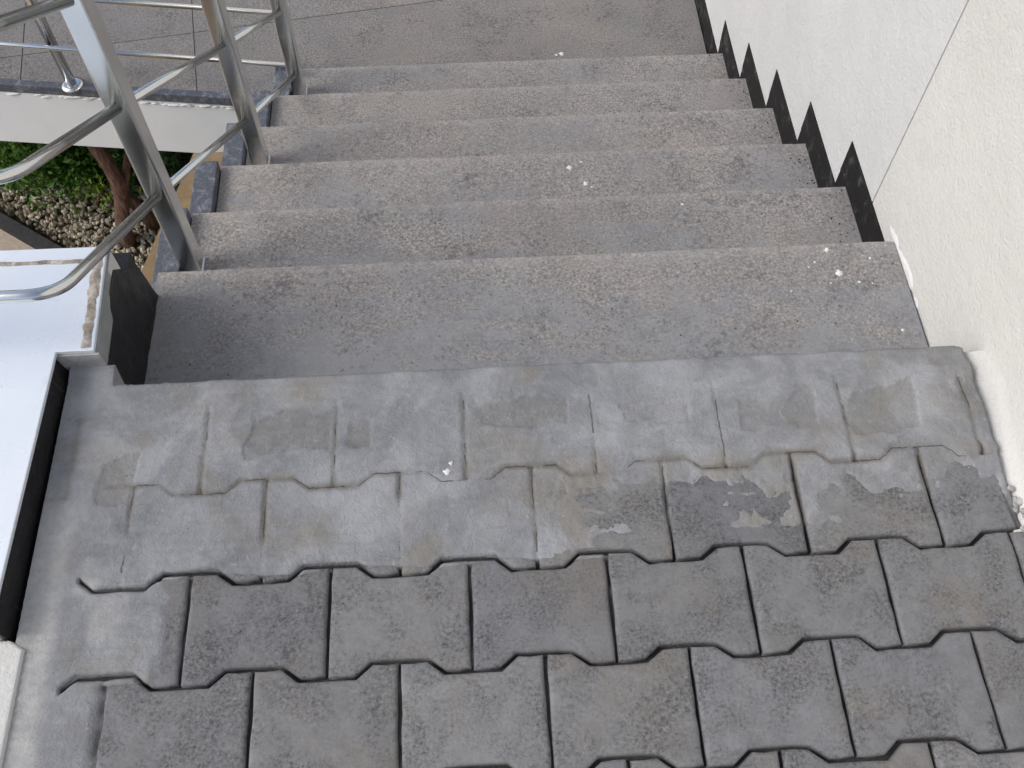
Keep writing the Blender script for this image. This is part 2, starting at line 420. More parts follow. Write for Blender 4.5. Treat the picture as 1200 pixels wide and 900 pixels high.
def joint_dist(x, y):
    """distance to the nearest row joint (d1) and upright joint (d2) of the paving"""
    d1 = np.full(x.shape, 9.); d2 = np.full(x.shape, 9.); s1 = np.full(x.shape, 9.); s2 = np.full(x.shape, 9.)
    for r in range(0, 6):
        yc = (2 - r) * PP; sh = 0 if r % 2 == 0 else .1
        inside = (y - yc < TALL / 2 - TH + zig(x + sh)) & (y - yc > -TALL / 2 + TH - zig(x + sh))
        u0 = np.mod(x + sh, PW); u0 = np.where(u0 > PW / 2, u0 - PW, u0); u = np.abs(u0)
        d2 = np.where(inside, u, d2); s2 = np.where(inside, u0, s2)
        yj = yc - TALL / 2 + TH - zig(x + sh)
        nearer = np.abs(y - yj) < d1; s1 = np.where(nearer, y - yj, s1)
        d1 = np.minimum(d1, np.abs(y - yj))
    return d1, d2, s1, s2
wx = .004 * (fbm(GX * 16, GY * 16, 81) - .5); wy = .004 * (fbm(GX * 16, GY * 16, 82) - .5)
d1, d2, s1, s2 = joint_dist(GX + wx, GY + wy)
s1 = np.where((GY < .085) | (GY > .30) | (GX < -.5), 1., s1); s2 = np.where((GY < .085) | (GY > .345) | (GX < -.51) | (GX > .81), 1., s2)
jw = .0020 + .0032 * fbm(GX * 30, GY * 30, 23)
left_fill = sst(.0, -.03, GX - lb + .02 * (bl - .5)) * (1 - .8 * ((GX > -.56) & (np.abs(GY) < .085)))
p1 = sst(.36, .58, fbm(GX * 7, GY * 7, 31)); p2 = sst(.38, .56, fbm(GX * 6, GY * 9, 37))
openj = sst(.105, .09, GY)                       # joints still open
inA = sst(.205, .235, GY)
e1, e2 = np.exp(-(d1 / jw) ** 2), np.exp(-(d2 / jw) ** 2)
amp1 = (.016 * openj + (1 - openj) * (.0005 + .0024 * p1)) * (1 - left_fill)
amp2 = ((.0006 + .0026 * p2) * (1 - .45 * inA) + .004 * sst(.1, .4, GX) * (1 - inA)) * (1 - left_fill)
H = H - amp1 * e1 * (GY < .345) - amp2 * e2 * (GY < .36)
# soft shoulders of slurry along the filled joints
H = H + .0003 * inA * np.exp(-((d2 - .008) / .004) ** 2) * (GY < .35) + .0003 * (1 - openj) * np.exp(-((d1 - .009) / .004) ** 2) * (GY < .3)
stain = (1 - openj) * (.75 * p1 * np.exp(-(d1 / (jw * 1.6)) ** 2) * (GY < .3) + .8 * p2 * np.exp(-(d2 / (jw * 1.5)) ** 2) * (1 - .5 * inA) * (GY < .345))
# scraped patches where the slurry is only a film
for (x0, x1, y0, y1, a_) in ((.010, .168, .285, .345, .55), (-.192, -.140, .262, .325, .8), (-.335, -.204, .262, .335, .6), (.612, .72, .25, .340, .7), (.24, .36, .28, .33, .3), (.43, .56, .26, .33, .3), (-.56, -.50, .19, .27, .7)):
    wob = .05 * (fbm(GX * 18, GY * 18, 41 + x0 * 7, 5) - .5)
    k = sst(0, .006, GX - x0 + wob) * sst(0, .004, x1 - GX + wob * .4) * sst(0, .006, GY - y0 + wob) * sst(0, .005, y1 - GY + wob)
    H = H - .0022 * k; stain = np.maximum(stain, a_ * .62 * k * (.6 + .8 * (bl - .3)))
# trowel marks
H = H + .0005 * np.sin((GY + .02 * fbm(GX * 3, GY * 3, 2)) * 420) * cov * sst(.45, .6, fbm(GX * 4, GY * 9, 51))
H = H + .0016 * (fbm(GX * 14, GY * 14, 91, 5) - .5) * cov
stain = np.clip(stain + .35 * right * cov * sst(.4, .6, bl2), 0, 1)
lime = sst(-.555, -.60, GX + .05 * (bl2 - .5)) * sst(.30, .10, GY + .2 * (bl2 - .5)) + .6 * sst(.58, .70, bl2) * sst(-.42, -.52, GX)
# raised mortar along the left upstand and the far left corner
H = H + .003 * sst(-.60, -.628, GX)
H = H + .004 * sst(.40, .44, GY)
tatt = np.clip((H + .0125) / .0125, 0, 1) * .62 + np.clip(H / .004, 0, 1) * .38
# uncovered part sits as dark joint filling
rows, cols = GX.shape
PX, PY, PZ = GX.copy(), GY.copy(), H.copy()
edge_r = .826 + .016 * (fbm(GY * 9, GY * 0, 61) - .5) + .006 * (fbm(GY * 60, GY * 0, 63) - .5)
sc = (edge_r + .636) / (xs[-1] + .636)
PX = np.where(GX > .5, .5 + (GX - .5) * (edge_r - .5) / (xs[-1] - .5), GX)
PZ = PZ - .003 * sst(.006, 0, edge_r - PX)
front = Y0 + .004 * (fbm(GX * 6, GX * 0, 71) - .5) + .003 * (fbm(GX * 40, GX * 0, 72) - .5)
main = GX > -.557
over = (GY > front) & main
PY = np.where(over, front - .0005, PY)
PZ = np.where(main, PZ - .005 * sst(.007, 0, front - PY), PZ)
PZ = np.where(over, -.006 - (GY - front) * 4.6, PZ)
PZ[:, -1] = np.minimum(PZ[:, -1] - .03, -.03); PX[:, -1] = PX[:, -2] + .0015
verts = np.stack([PX, PY, PZ], -1).reshape(-1, 3)
idx = np.arange(rows * cols).reshape(rows, cols)
faces = np.stack([idx[:-1, :-1], idx[:-1, 1:], idx[1:, 1:], idx[1:, :-1]], -1).reshape(-1, 4)
me = bpy.data.meshes.new('cement_skim'); me.from_pydata(verts.tolist(), [], faces.tolist())
at = me.attributes.new('thick', 'FLOAT', 'POINT'); at.data.foreach_set('value', tatt.reshape(-1).astype(np.float32))
for nm, arr in (('stain', stain), ('line_a', s1), ('line_b', s2), ('lime', np.clip(lime, 0, 1))):
    at = me.attributes.new(nm, 'FLOAT', 'POINT'); at.data.foreach_set('value', arr.reshape(-1).astype(np.float32))
me.polygons.foreach_set('use_smooth', np.ones(len(me.polygons), bool))
o = link('cement_skim', me, 'skim', land); tag(o, 'grey cement slurry brushed over the paving beside the first step', kind='stuff')
# crumbs of broken mortar in the gap by the wall
vs, fs = [], []
def blob(c, r, sq=.8):
    bm = bmesh.new(); bmesh.ops.create_icosphere(bm, subdivisions=1, radius=r)
    q = Matrix.Rotation(random.uniform(0, 6), 3, Vector((random.random(), random.random(), random.random())).normalized())
    b0 = len(vs)
    for v in bm.verts:
        p = q @ v.co; p = p * random.uniform(.75, 1.25); p.z *= sq
        vs.append((p.x + c[0], p.y + c[1], p.z + c[2]))
    for f in bm.faces: fs.append([v.index + b0 for v in f.verts])
    bm.free()
for k in range(150):
    y = random.uniform(-.1, .15); blob((random.uniform(.822, .858), y, random.uniform(-.006, .004)), random.uniform(.003, .008))
me = bpy.data.meshes.new('mortar_crumbs'); me.from_pydata(vs, [], fs)
o = link('mortar_crumbs', me, 'mortar', land); tag(o, kind='stuff')
fy = np.linspace(-2.2, .398, 200); V, F = [], []
for y in fy:
    n_ = .004 * (float(fbm(np.array(y * 30.), np.array(1.), 4)) - .5); k_ = float(sst(.40, .16, np.array(y))); n_ *= k_
    V += [(.8125, y, -.25), (.8125, y, -.010)] + [(.868 - (.039 * k_ + n_) * (1 - q_) ** 2.2, y, -.006 + .30 * q_) for q_ in (0, .12, .25, .4, .6, .8, 1)] + [(.92, y, .294), (.92, y, -.25)]
for i in range(len(fy) - 1):
    for j in range(10): a_ = i * 11 + j; F.append((a_, a_ + 1, a_ + 12, a_ + 11))
me = bpy.data.meshes.new('gap_mortar'); me.from_pydata(V, [], F); [setattr(p, 'use_smooth', True) for p in me.polygons]; link('plaster_flare', me, 'plaster_c', land)

# ------------------------------------------------------------------ staircase
stair = xprism('staircase', [(.395, -.30), (.395, GZ - .1), (NY(6) + .3, GZ - .1), (NY(6) + .3, FZ - .045)] +
               [q for k in range(6, 0, -1) for q in ((NY(k) - .035, T(k + 1) - .045), (NY(k) - .035, T(k) - .045))] + [(.395, T(1) - .045)],
               -.50, .85, 'core')
tag(stair, kind='structure')
mats = [None, 'granite_cement', 'granite_dusty', 'granite_dusty', 'granite', 'granite', 'granite']
def slab(name, x0, x1, y0, y1, z, th, mat, parent, seed, nose=True):
    """tread slab with worn, rounded front edge and faintly uneven top"""
    nx, ny = 60, 18
    X, Y = np.meshgrid(np.linspace(x0, x1, nx), np.linspace(y0, y1, ny))
    Z = z + .0016 * (fbm(X * 9, Y * 9, seed) - .5)
    n1 = y1 + .0035 * (fbm(X[-1] * 8, X[-1] * 0, seed + 5) - .5) + .002 * (fbm(X[-1] * 60, X[-1] * 0, seed + 9) - .5)
    V = []; 
    for j in range(ny): V.append(np.stack([X[j], Y[j] + (n1 - y1) * (j / (ny - 1)), Z[j]], -1))
    rr = .0035
    V[-1][:, 1] -= rr
    for a in (30, 60, 90):
        a = math.radians(a); V.append(np.stack([X[-1], n1 - rr + rr * math.sin(a), Z[-1] - rr + rr * math.cos(a)], -1))
    V.append(np.stack([X[-1], n1, np.full(nx, z - th)], -1)); V.append(np.stack([X[0], np.full(nx, y0), np.full(nx, z - th)], -1)); 
    V.append(np.stack([X[0], np.full(nx, y0), Z[0]], -1))
    A = np.array(V); R = A.shape[0]; id_ = np.arange(R * nx).reshape(R, nx)
    F = np.stack([id_[:-1, :-1], id_[:-1, 1:], id_[1:, 1:], id_[1:, :-1]], -1).reshape(-1, 4).tolist()
    F += [id_[:, 0].tolist()[:-1], id_[:, -1].tolist()[:-1][::-1]]
    me = bpy.data.meshes.new(name); me.from_pydata(A.reshape(-1, 3).tolist(), [], F)
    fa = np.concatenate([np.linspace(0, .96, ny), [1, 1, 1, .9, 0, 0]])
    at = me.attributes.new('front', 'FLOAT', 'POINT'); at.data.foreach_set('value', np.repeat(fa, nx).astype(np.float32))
    bm = bmesh.new(); bm.from_mesh(me); bmesh.ops.remove_doubles(bm, verts=bm.verts[:], dist=1e-6); bmesh.ops.recalc_face_normals(bm, faces=bm.faces[:]); bm.to_mesh(me); bm.free()
    return link(name, me, mat, parent)
for k in range(1, 7):
    yb_ = NY(k - 1) - (.03 if k > 1 else .01)
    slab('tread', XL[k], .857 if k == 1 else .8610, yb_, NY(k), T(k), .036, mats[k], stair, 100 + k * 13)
    box('riser', XL[k] + .002, .8605, NY(k) - .036, NY(k) - .018, T(k + 1) - .03, T(k) - .038, mats[k], stair)
    if k >= 2:      # dark strip along the open side of the tread
        e = box('edge_strip', XL[k] - .055, XL[k] - .003, NY(k - 1) - .045, NY(k) - .008, T(k) - .07, T(k) + .026, 'slate', stair, .003, 2)
# painted stringer carrying the open side
sl = lambda y: -.161 - .5 * (y - .757) - .20
xs0 = [(-.73, .72), (-.60, .72), (-.585, 1.76), (-.812, 1.76)]
bm = bmesh.new()
tp = [bm.verts.new((x, y, sl(y))) for x, y in xs0]; bt = [bm.verts.new((x, y, GZ - .1)) for x, y in xs0]
bm.faces.new(tp); bm.faces.new(bt[::-1])
for i in range(4): bm.faces.new((bt[i], bt[(i + 1) % 4], tp[(i + 1) % 4], tp[i]))
bmesh.ops.recalc_face_normals(bm, faces=bm.faces[:]); me = bpy.data.meshes.new('stringer'); bm.to_mesh(me); bm.free()
link('stringer', me, 'ochre', stair)

# ------------------------------------------------------------------ plaster wall
wall = empty('plaster_wall', (WX, .5, GZ)); tag(wall, 'tall cream plaster wall with stepped black skirting beside the stairs', 'wall')
def wchild(o):
    o.parent = wall; o.matrix_parent_inverse = Matrix.Translation(wall.location).inverted(); return o
JY = .892
wchild(box('wall_panel', WX, WX + .25, -2.2, JY - .0025, GZ - .1, 3.0, 'plaster_c'))
wchild(box('wall_panel', WX, WX + .25, JY + .0025, 6.0, GZ - .1, 3.0, 'plaster_w'))
t = NT('joint_grey'); M['joint'] = t.out((.46, .45, .43), .9)
wchild(box('joint_filler', WX + .0022, WX + .2, JY - .0025, JY + .0025, GZ, 2.98, 'joint'))
def skirt(k):
    za = T(k); zb = za + .089; y0 = NY(k - 1) - .018; y1 = NY(k) + .048
    o = box('skirting_board', WX - .0016, WX + .02, y0, y1 if k < 7 else 6.0, za - .01 if k == 7 else za + .0006, zb, 'black_granite'); wchild(o)
    if k < 7:
        o2 = box('skirting_board', WX - .0010, WX + .02, NY(k) + .0005, y1 - .001, T(k + 1) + .0895, za + .0003, 'black_granite'); wchild(o2)
for k in range(2, 8): skirt(k)
# smear of white filler at the foot of the wall by the first tread
SY, SZ = np.meshgrid(np.linspace(.50, .80, 120), np.linspace(T(1) - .004, T(1) + .075, 40))
hm = (SZ - T(1)) - .018 * sst(.56, .72, SY) * sst(.80, .73, SY) - .05 * (fbm(SY * 38, SZ * 38, 7, 5) - .55)
SX = WX + .0015 - .0042 * sst(.006, -.012, hm) - .0012 * (fbm(SY * 120, SZ * 120, 9, 3) - .5)
idx = np.arange(SY.size).reshape(SY.shape)
me = bpy.data.meshes.new('filler_smear')
me.from_pydata(np.stack([SX, SY, SZ], -1).reshape(-1, 3).tolist(), [], np.stack([idx[:-1, :-1], idx[1:, :-1], idx[1:, 1:], idx[:-1, 1:]], -1).reshape(-1, 4).tolist())
for p in me.polygons: p.use_smooth = True
wchild(link('filler_smear', me, 'splat'))

# ------------------------------------------------------------------ lower landing
low = prism('lower_landing', [(-2.6, 2.345), (-.5, 2.06), (.858, 2.06), (.858, 3.5), (-2.6, 3.5)], FZ - .24, FZ - .0035, 'grout')
tag(low, kind='structure')
th = math.atan(.147); ct, st_ = math.cos(th), math.sin(th)
P0 = Vector((-.905, 2.413))                    # a crossing of the tile joints
ex, ey = Vector((ct, st_)), Vector((-st_, ct)); TS = .575; G = .0016
edge_y = lambda x: 2.0 + .0 if x > -.52 else 2.028 - .137 * (x + .51)
def clip_poly(poly, a, b, c):                  # keep a*x+b*y>=c
    out = []
    for i in range(len(poly)):
        p, q = poly[i], poly[(i + 1) % len(poly)]; dp = a * p[0] + b * p[1] - c; dq = a * q[0] + b * q[1] - c
        if dp >= 0: out.append(p)
        if dp * dq < 0: k = dp / (dp - dq); out.append((p[0] + (q[0] - p[0]) * k, p[1] + (q[1] - p[1]) * k))
    return out
def area(p): return .5 * sum(p[i][0] * p[(i + 1) % len(p)][1] - p[(i + 1) % len(p)][0] * p[i][1] for i in range(len(p)))
for i, wi in ((-3, 1), (-2, 1), (-1, 1), (0, 3.2)):
    for j in range(-2, 2):
        c = [P0 + ex * (TS * (i + a * wi)) + ey * (TS * (j + b)) for a, b in ((0, 0), (1, 0), (1, 1), (0, 1))]
        ins = [(G, G), (-G, G), (-G, -G), (G, -G)]
        q = [tuple(v + ex * a + ey * b) for v, (a, b) in zip(c, ins)]
        q = clip_poly(q, -1, 0, -.857); q = clip_poly(q, 0, -1, -3.49)
        if len(q) < 3: continue
        parts = [clip_poly(clip_poly(q, .137, 1, 2.0575 + .137 * -.51), 1, 0, -2.55)]
        # part of the tile inside the stair width may run back to the last riser
        for pz in parts:
            if len(pz) >= 3 and area(pz) > 1e-4:
                prism('floor_tile', pz, FZ - .006, FZ + random.uniform(-.0006, .0006), 'granite_floor', low, 0)
prism('edge_strip', [(-2.6, 2.345 - .008), (-.55, 2.060 - .008), (-.55, 2.060 - .008 + .028), (-2.6, 2.345 + .020)], FZ - .03, FZ + .004, 'slate', low, .003)
fs_ = prism('fascia', [(-2.6, 2.3375), (-.56, 2.0585), (-.56, 2.09), (-2.6, 2.37)], FZ - .27, FZ - .031, 'fascia', low, .002)
# blobs of white filler along the top of the fascia
vs3, fs3 = [], []
for k in range(90):
    x = random.uniform(-2.2, -.66); y = 2.3375 - (x + 2.6) * (.279 / 2.04)
    bm = bmesh.new(); bmesh.ops.create_icosphere(bm, subdivisions=1, radius=random.uniform(.004, .010)); b0 = len(vs3)
    dz = random.uniform(-.012, 0)
    for v in bm.verts: vs3.append((x + v.co.x * 2.6, y - .001 + v.co.y * .35, FZ - .034 + dz + v.co.z * .6))
    for f in bm.faces: fs3.append([v.index + b0 for v in f.verts])
    bm.free()
me = bpy.data.meshes.new('filler_smear'); me.from_pydata(vs3, [], fs3)
for p in me.polygons: p.use_smooth = True
link('filler_smear', me, 'splat', low)
# pillars under the walkway
for x in (-2.4, .3): box('pillar', x - .12, x + .12, 3.1, 3.34, GZ - .1, FZ - .241, 'core', low)

# ------------------------------------------------------------------ parapet with metal coping
par = empty('parapet', (-.8, .3, GZ)); tag(par, 'low parapet under a pale metal coping sheet beside the upper landing', 'parapet')
def pchild(o, p=None):
    if p is None: o.parent = par; o.matrix_parent_inverse = Matrix.Translation(par.location).inverted()
    else: o.parent = p; o.matrix_parent_inverse = p.matrix_world.inverted()
    return o
pchild(prism('parapet_wall', [(-1.05, -.004), (-.647, -.004), (-.647, .442), (-.584, .442), (-.584, .645), (-1.05, .645)], GZ - .1, .041, 'plaster_c'))
cop = pchild(prism('coping', [(-1.07, -.004), (-.6465, -.004), (-.637, .4405), (-.578, .4405), (-.589, .65), (-1.07, .652)], .042, .050, 'coping', None, .0015))
bpy.context.view_layer.update()
def strip(name, p0, p1, wdt, z, h, mat, seed, n=60, irr=.4):
    """ragged raised strip from p0 to p1"""
    p0, p1 = Vector(p0), Vector(p1); d = (p1 - p0); s = Vector((-d.y, d.x)).normalized(); V, F = [], []
    m_ = 6
    for i in range(n + 1):
        t_ = i / n; c = p0 + d * t_
        for j in range(m_ + 1):
            v = j / m_ - .5; wob = 1 + irr * (float(fbm(np.array(t_ * 18.), np.array(v * 2 + 3.), seed)) - .5) * 2
            q = c + s * (wdt * v * wob)
            hh = h * (1 - (2 * v) ** 2) * (.4 + 1.2 * float(fbm(np.array(t_ * 30.), np.array(v * 4.), seed + 3))) - .0004
            V.append((q.x, q.y, z + hh))
    for i in range(n):
        for j in range(m_):
            a = i * (m_ + 1) + j; F.append((a, a + m_ + 1, a + m_ + 2, a + 1))
    me = bpy.data.meshes.new(name); me.from_pydata(V, [], F)
    for p in me.polygons: p.use_smooth = True
    return link(name, me, mat)
for a, b, wd, sd_ in (((-1.06, .622), (-.612, .620), .010, 5), ((-.5995, .63), (-.5915, .446), .018, 9)):
    o = strip('sealant', a, b, wd, .050, .003, 'sealant', sd_); o.parent = cop; o.matrix_parent_inverse = cop.matrix_world.inverted()
# folded edge and bitumen
pchild(prism('coping_edge', [(-.583, .4415), (-.576, .4415), (-.586, .647), (-.594, .647)], -.005, .0415, 'zinc'))
pchild(box('end_render', -.640, -.573, .4375, .4418, -.02, .0415, 'mortar'))
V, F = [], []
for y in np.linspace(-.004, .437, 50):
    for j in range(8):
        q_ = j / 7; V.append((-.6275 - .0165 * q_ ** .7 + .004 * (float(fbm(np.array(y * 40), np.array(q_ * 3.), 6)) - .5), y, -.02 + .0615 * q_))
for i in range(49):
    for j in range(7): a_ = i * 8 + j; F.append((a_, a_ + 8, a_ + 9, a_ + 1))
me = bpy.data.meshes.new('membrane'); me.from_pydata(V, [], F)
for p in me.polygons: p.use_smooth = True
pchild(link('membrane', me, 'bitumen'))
# membrane folded down beside the first tread
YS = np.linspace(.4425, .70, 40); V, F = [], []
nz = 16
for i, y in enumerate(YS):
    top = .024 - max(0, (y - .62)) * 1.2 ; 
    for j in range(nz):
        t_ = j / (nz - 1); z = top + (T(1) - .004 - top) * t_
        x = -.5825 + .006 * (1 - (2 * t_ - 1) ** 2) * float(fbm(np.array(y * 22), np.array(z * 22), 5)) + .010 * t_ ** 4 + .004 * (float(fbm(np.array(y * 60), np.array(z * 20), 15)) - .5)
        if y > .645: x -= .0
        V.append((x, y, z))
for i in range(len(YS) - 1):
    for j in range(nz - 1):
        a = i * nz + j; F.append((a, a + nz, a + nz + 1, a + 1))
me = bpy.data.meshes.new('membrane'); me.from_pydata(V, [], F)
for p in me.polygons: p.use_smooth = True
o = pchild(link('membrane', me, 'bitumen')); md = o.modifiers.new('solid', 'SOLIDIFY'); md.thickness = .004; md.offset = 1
pchild(box('end_block', -.640, -.5835, .6455, .70, -.42, -.03, 'bitumen'))

pier = prism('plaster_ledge', [(-1.2, -2.2), (-.612, -2.2), (-.614, -.02), (-.635, -.006), (-1.2, -.006)], GZ - .1, .011, 'plaster_c', None, .005, 3); tag(pier, 'low cream plaster ledge continuing the line of the metal coping', 'ledge')

# ------------------------------------------------------------------ stair railing
rail = empty('stair_railing', (-.55, .87, T(2))); tag(rail, 'stainless steel stair railing with square posts and round sloping bars', 'railing')
bpy.context.view_layer.update()
def rch(o): o.parent = rail; o.matrix_parent_inverse = Matrix.Translation(rail.location).inverted(); return o
posts = [(-.560, .868, T(2)), (-.514, 1.410, T(4)), (-.490, 1.950, T(6))]
for (x, y, z) in posts:
    p_ = rch(box('post', x - .021, x + .021, y - .021, y + .021, z - .02, z + .98, 'steel', None, .005, 3))
    for k in range(1): 
        c_ = box('base_weld', x - .0235, x + .0235, y - .0235, y + .0235, z - .001, z + .005, 'steel', None, .002, 2)
        bpy.context.view_layer.update(); c_.parent = p_; c_.matrix_parent_inverse = p_.matrix_world.inverted()
RR = .0088
def zseries(a, b, c): return (a, b, c)
levels = [(-.062, -.398, -.738), (.158, -.172, -.508), (.372, .045, -.285)]
for li, (za, zb, zc) in enumerate(levels):
    A, B, C_ = (Vector((p[0], p[1], z)) for p, z in zip(posts, (za, zb, zc)))
    for s, e in ((A, B), (B, C_)):
        d = (e - s).normalized(); rch(tube('rail', [s + d * .019, e - d * .019], RR, 'steel'))
    # bar that climbs from the first post and bends round over the parapet
    yb_ = (.452, .500, .52)[li]; xb = -.585
    slope = .59; c = Vector((xb, yb_, za + slope * (A.y - yb_)))
    d = (c - A).normalized()
    rch(tube('rail', arc_path(A + d * .019, c, c + Vector((-.42, .0, -.0)), .055, 10), RR + .0008, 'steel'))
hr = [Vector((p[0], p[1], p[2] + .985)) for p in posts]
d0 = (hr[0] - hr[1]).normalized()
rch(tube('handrail', [hr[2] + (hr[2] - hr[1]) * .1, hr[1], hr[0], hr[0] + d0 * .3], .021, 'steel'))
z_end = -.062 + .59 * .42
rch(box('post', -1.022, -.986, .46, .496, .0505, .95, 'steel', None, .004, 3))

# ------------------------------------------------------------------ lower landing railing
lr = empty('landing_railing', (-1.27, 2.19, FZ)); tag(lr, 'stainless railing with round flanged posts along the lower landing edge', 'railing')
def lch(o): o.parent = lr; o.matrix_parent_inverse = Matrix.Translation(lr.location).inverted(); return o
ly = lambda x: 2.045 - .149 * (x + .51)
for z in (-.77, -.575, -.38):
    lch(tube('rail', [(-.497, ly(-.497) - .02, z), (-2.5, ly(-2.5), z)], .0075, 'steel'))
for x in (-1.278, -2.3):
    y = ly(x) + .012
    p_ = lch(tube('post', [(x, y, FZ), (x, y, FZ + .95)], .017, 'steel', None, 20))
    ring = tube('flange', [(x, y, FZ + .0005), (x, y, FZ + .006), (x, y, FZ + .010)], [.036, .036, .024], 'steel', None, 28)
    bpy.context.view_layer.update(); ring.parent = p_; ring.matrix_parent_inverse = p_.matrix_world.inverted()
lch(tube('handrail', [(-.5, ly(-.5), FZ + .96), (-2.5, ly(-2.5), FZ + .96)], .021, 'steel'))

# ------------------------------------------------------------------ white splashes
def splat(x, y, r, z, label):
    bm = bmesh.new(); n = 14
    ring = [bm.verts.new((r * q * math.cos(2 * math.pi * k / n), r * q * math.sin(2 * math.pi * k / n), -.0006)) for k, q in ((k, random.uniform(.55, 1.2)) for k in range(n))]
    mid = [bm.verts.new((v.co.x * .65, v.co.y * .65, min(.0022, r * .3))) for v in ring]
    bm.faces.new(mid)
    for k in range(n): bm.faces.new((ring[k], ring[(k + 1) % n], mid[(k + 1) % n], mid[k]))
    for f in bm.faces: f.smooth = True
    me = bpy.data.meshes.new('plaster_splash'); bm.to_mesh(me); bm.free()
    o = link('plaster_splash', me, 'splat'); o.location = (x, y, z)
    tag(o, label, 'plaster splash', 'white plaster splashes')
SP = [(-.029, .220, .0065, .0030, 'white plaster splash on the cement-smeared paving of the landing'),
      (-.022, .234, .0045, .0030, 'smaller white plaster drop touching the splash on the cement-smeared paving'),
      (.272, 1.227, .0085, T(3), 'largest white plaster splash in the middle of the third step'),
      (.306, 1.175, .0070, T(3), 'round white plaster splash between the largest one and a speck, third step'),
      (.318, 1.163, .0036, T(3), 'white plaster speck close to the nosing of the second step'),
      (.30, 1.245, .0030, T(3), 'white plaster speck at the front edge of the third step'),
      (.72, .740, .0062, T(1), 'white plaster splash right at the front edge of the first step'),
      (.731, .683, .0085, T(1), 'largest white plaster splash on the first step near the wall'),
      (.49, .985, .0040, T(2), 'white plaster splash at the front of the second step'),
      (.36, 2.24, .0100, FZ, 'white plaster splash on the tiled lower landing'),
      (.342, 2.235, .006, FZ, 'smaller white plaster splash beside another on the tiled lower landing')]
for a in SP: splat(a[0], a[1], a[2], a[3] + .0005, a[4])
for (x, y, r) in ((.69, .712, .0026), (.63, .645, .0022), (.80, .716, .003), (.765, .66, .003), (.71, .66, .0022), (.82, .545, .004), (.675, .70, .002), (.79, .655, .0022)):
    splat(x, y, r, T(1) + .0005, 'tiny white plaster speck on the first step near the wall')

# ------------------------------------------------------------------ grit swept into the inner corners
vs, fs = [], []
for k in range(2, 7):
    for q in range(70):
        if random.random() < .55: blob((WX - .006 - abs(random.gauss(0, .03)), random.uniform(NY(k - 1), NY(k) - .01), T(k) + .0008), random.uniform(.0008, .0024))
        else: blob((random.uniform(XL[k] + .02, .85), random.uniform(NY(k - 1) + .02, NY(k) - .01), T(k) + .0008), random.uniform(.0006, .0018))
for q in range(120): blob((random.uniform(-.55, .85), random.uniform(NY(0) + .04, NY(1) - .01), T(1) + .0008), random.uniform(.0006, .0018))
me = bpy.data.meshes.new('grit'); me.from_pydata(vs, [], fs)
o = link('grit', me, 'bedding', stair); tag(o, kind='stuff')

# ------------------------------------------------------------------ garden
gd = prism('garden_bed', [(-3.4, 1.2), (-.77, 1.2), (-.77, 5), (-3.4, 5)], GZ - .1, GZ - .004, 'soil'); tag(gd, kind='structure')
# gravel
N = 14000
px_ = rng.uniform(-2.9, -.80, N); py_ = rng.uniform(1.9, 3.35, N)
keep = ~((py_ < 2.567 - .70 * (px_ + 2.057) + .02))
px_, py_ = px_[keep], py_[keep]
bm = bmesh.new(); bmesh.ops.create_icosphere(bm, subdivisions=1, radius=1); iv = np.array([v.co[:] for v in bm.verts]); if_ = np.array([[v.index for v in f.verts] for f in bm.faces]); bm.free()
n = len(px_); rad = rng.uniform(.007, .0155, n)
V = iv[None] * rng.uniform(.72, 1.25, (n, len(iv), 1)); V = V * (rad[:, None] * np.array([1, 1, 1]))[:, None, :] if False else V * rad[:, None, None]
V *= rng.uniform(.6, 1.2, (n, 1, 3))
V += np.stack([px_, py_, GZ + rng.uniform(0, .018, n)], -1)[:, None, :]
F = (if_[None] + (np.arange(n) * len(iv))[:, None, None]).reshape(-1, 3)
me = bpy.data.meshes.new('gravel'); me.from_pydata(V.reshape(-1, 3).tolist(), [], F.tolist())
at = me.attributes.new('tone', 'FLOAT', 'POINT'); at.data.foreach_set('value', np.repeat(rng.uniform(0, 1, n) ** 1.1, len(iv)).astype(np.float32))
o = link('gravel', me, 'gravel'); tag(o, 'pale beige gravel spread over the garden bed below the stairs', 'gravel', kind='stuff')
# path with dark kerb
pl = [(-2.9, 3.13), (-1.2, 1.94)]
pth = prism('garden_path', [(-4.5, .9), (-1.25, .9), (-1.25, 1.90), (-2.95, 3.09), (-4.5, 4.2)], GZ - .1, GZ + .06, 'path'); tag(pth, kind='structure')
prism('kerb', [(-1.245, 1.90), (-1.245, 1.975), (-2.945, 3.165), (-2.945, 3.092)], GZ - .1, GZ + .066, 'kerb', pth)

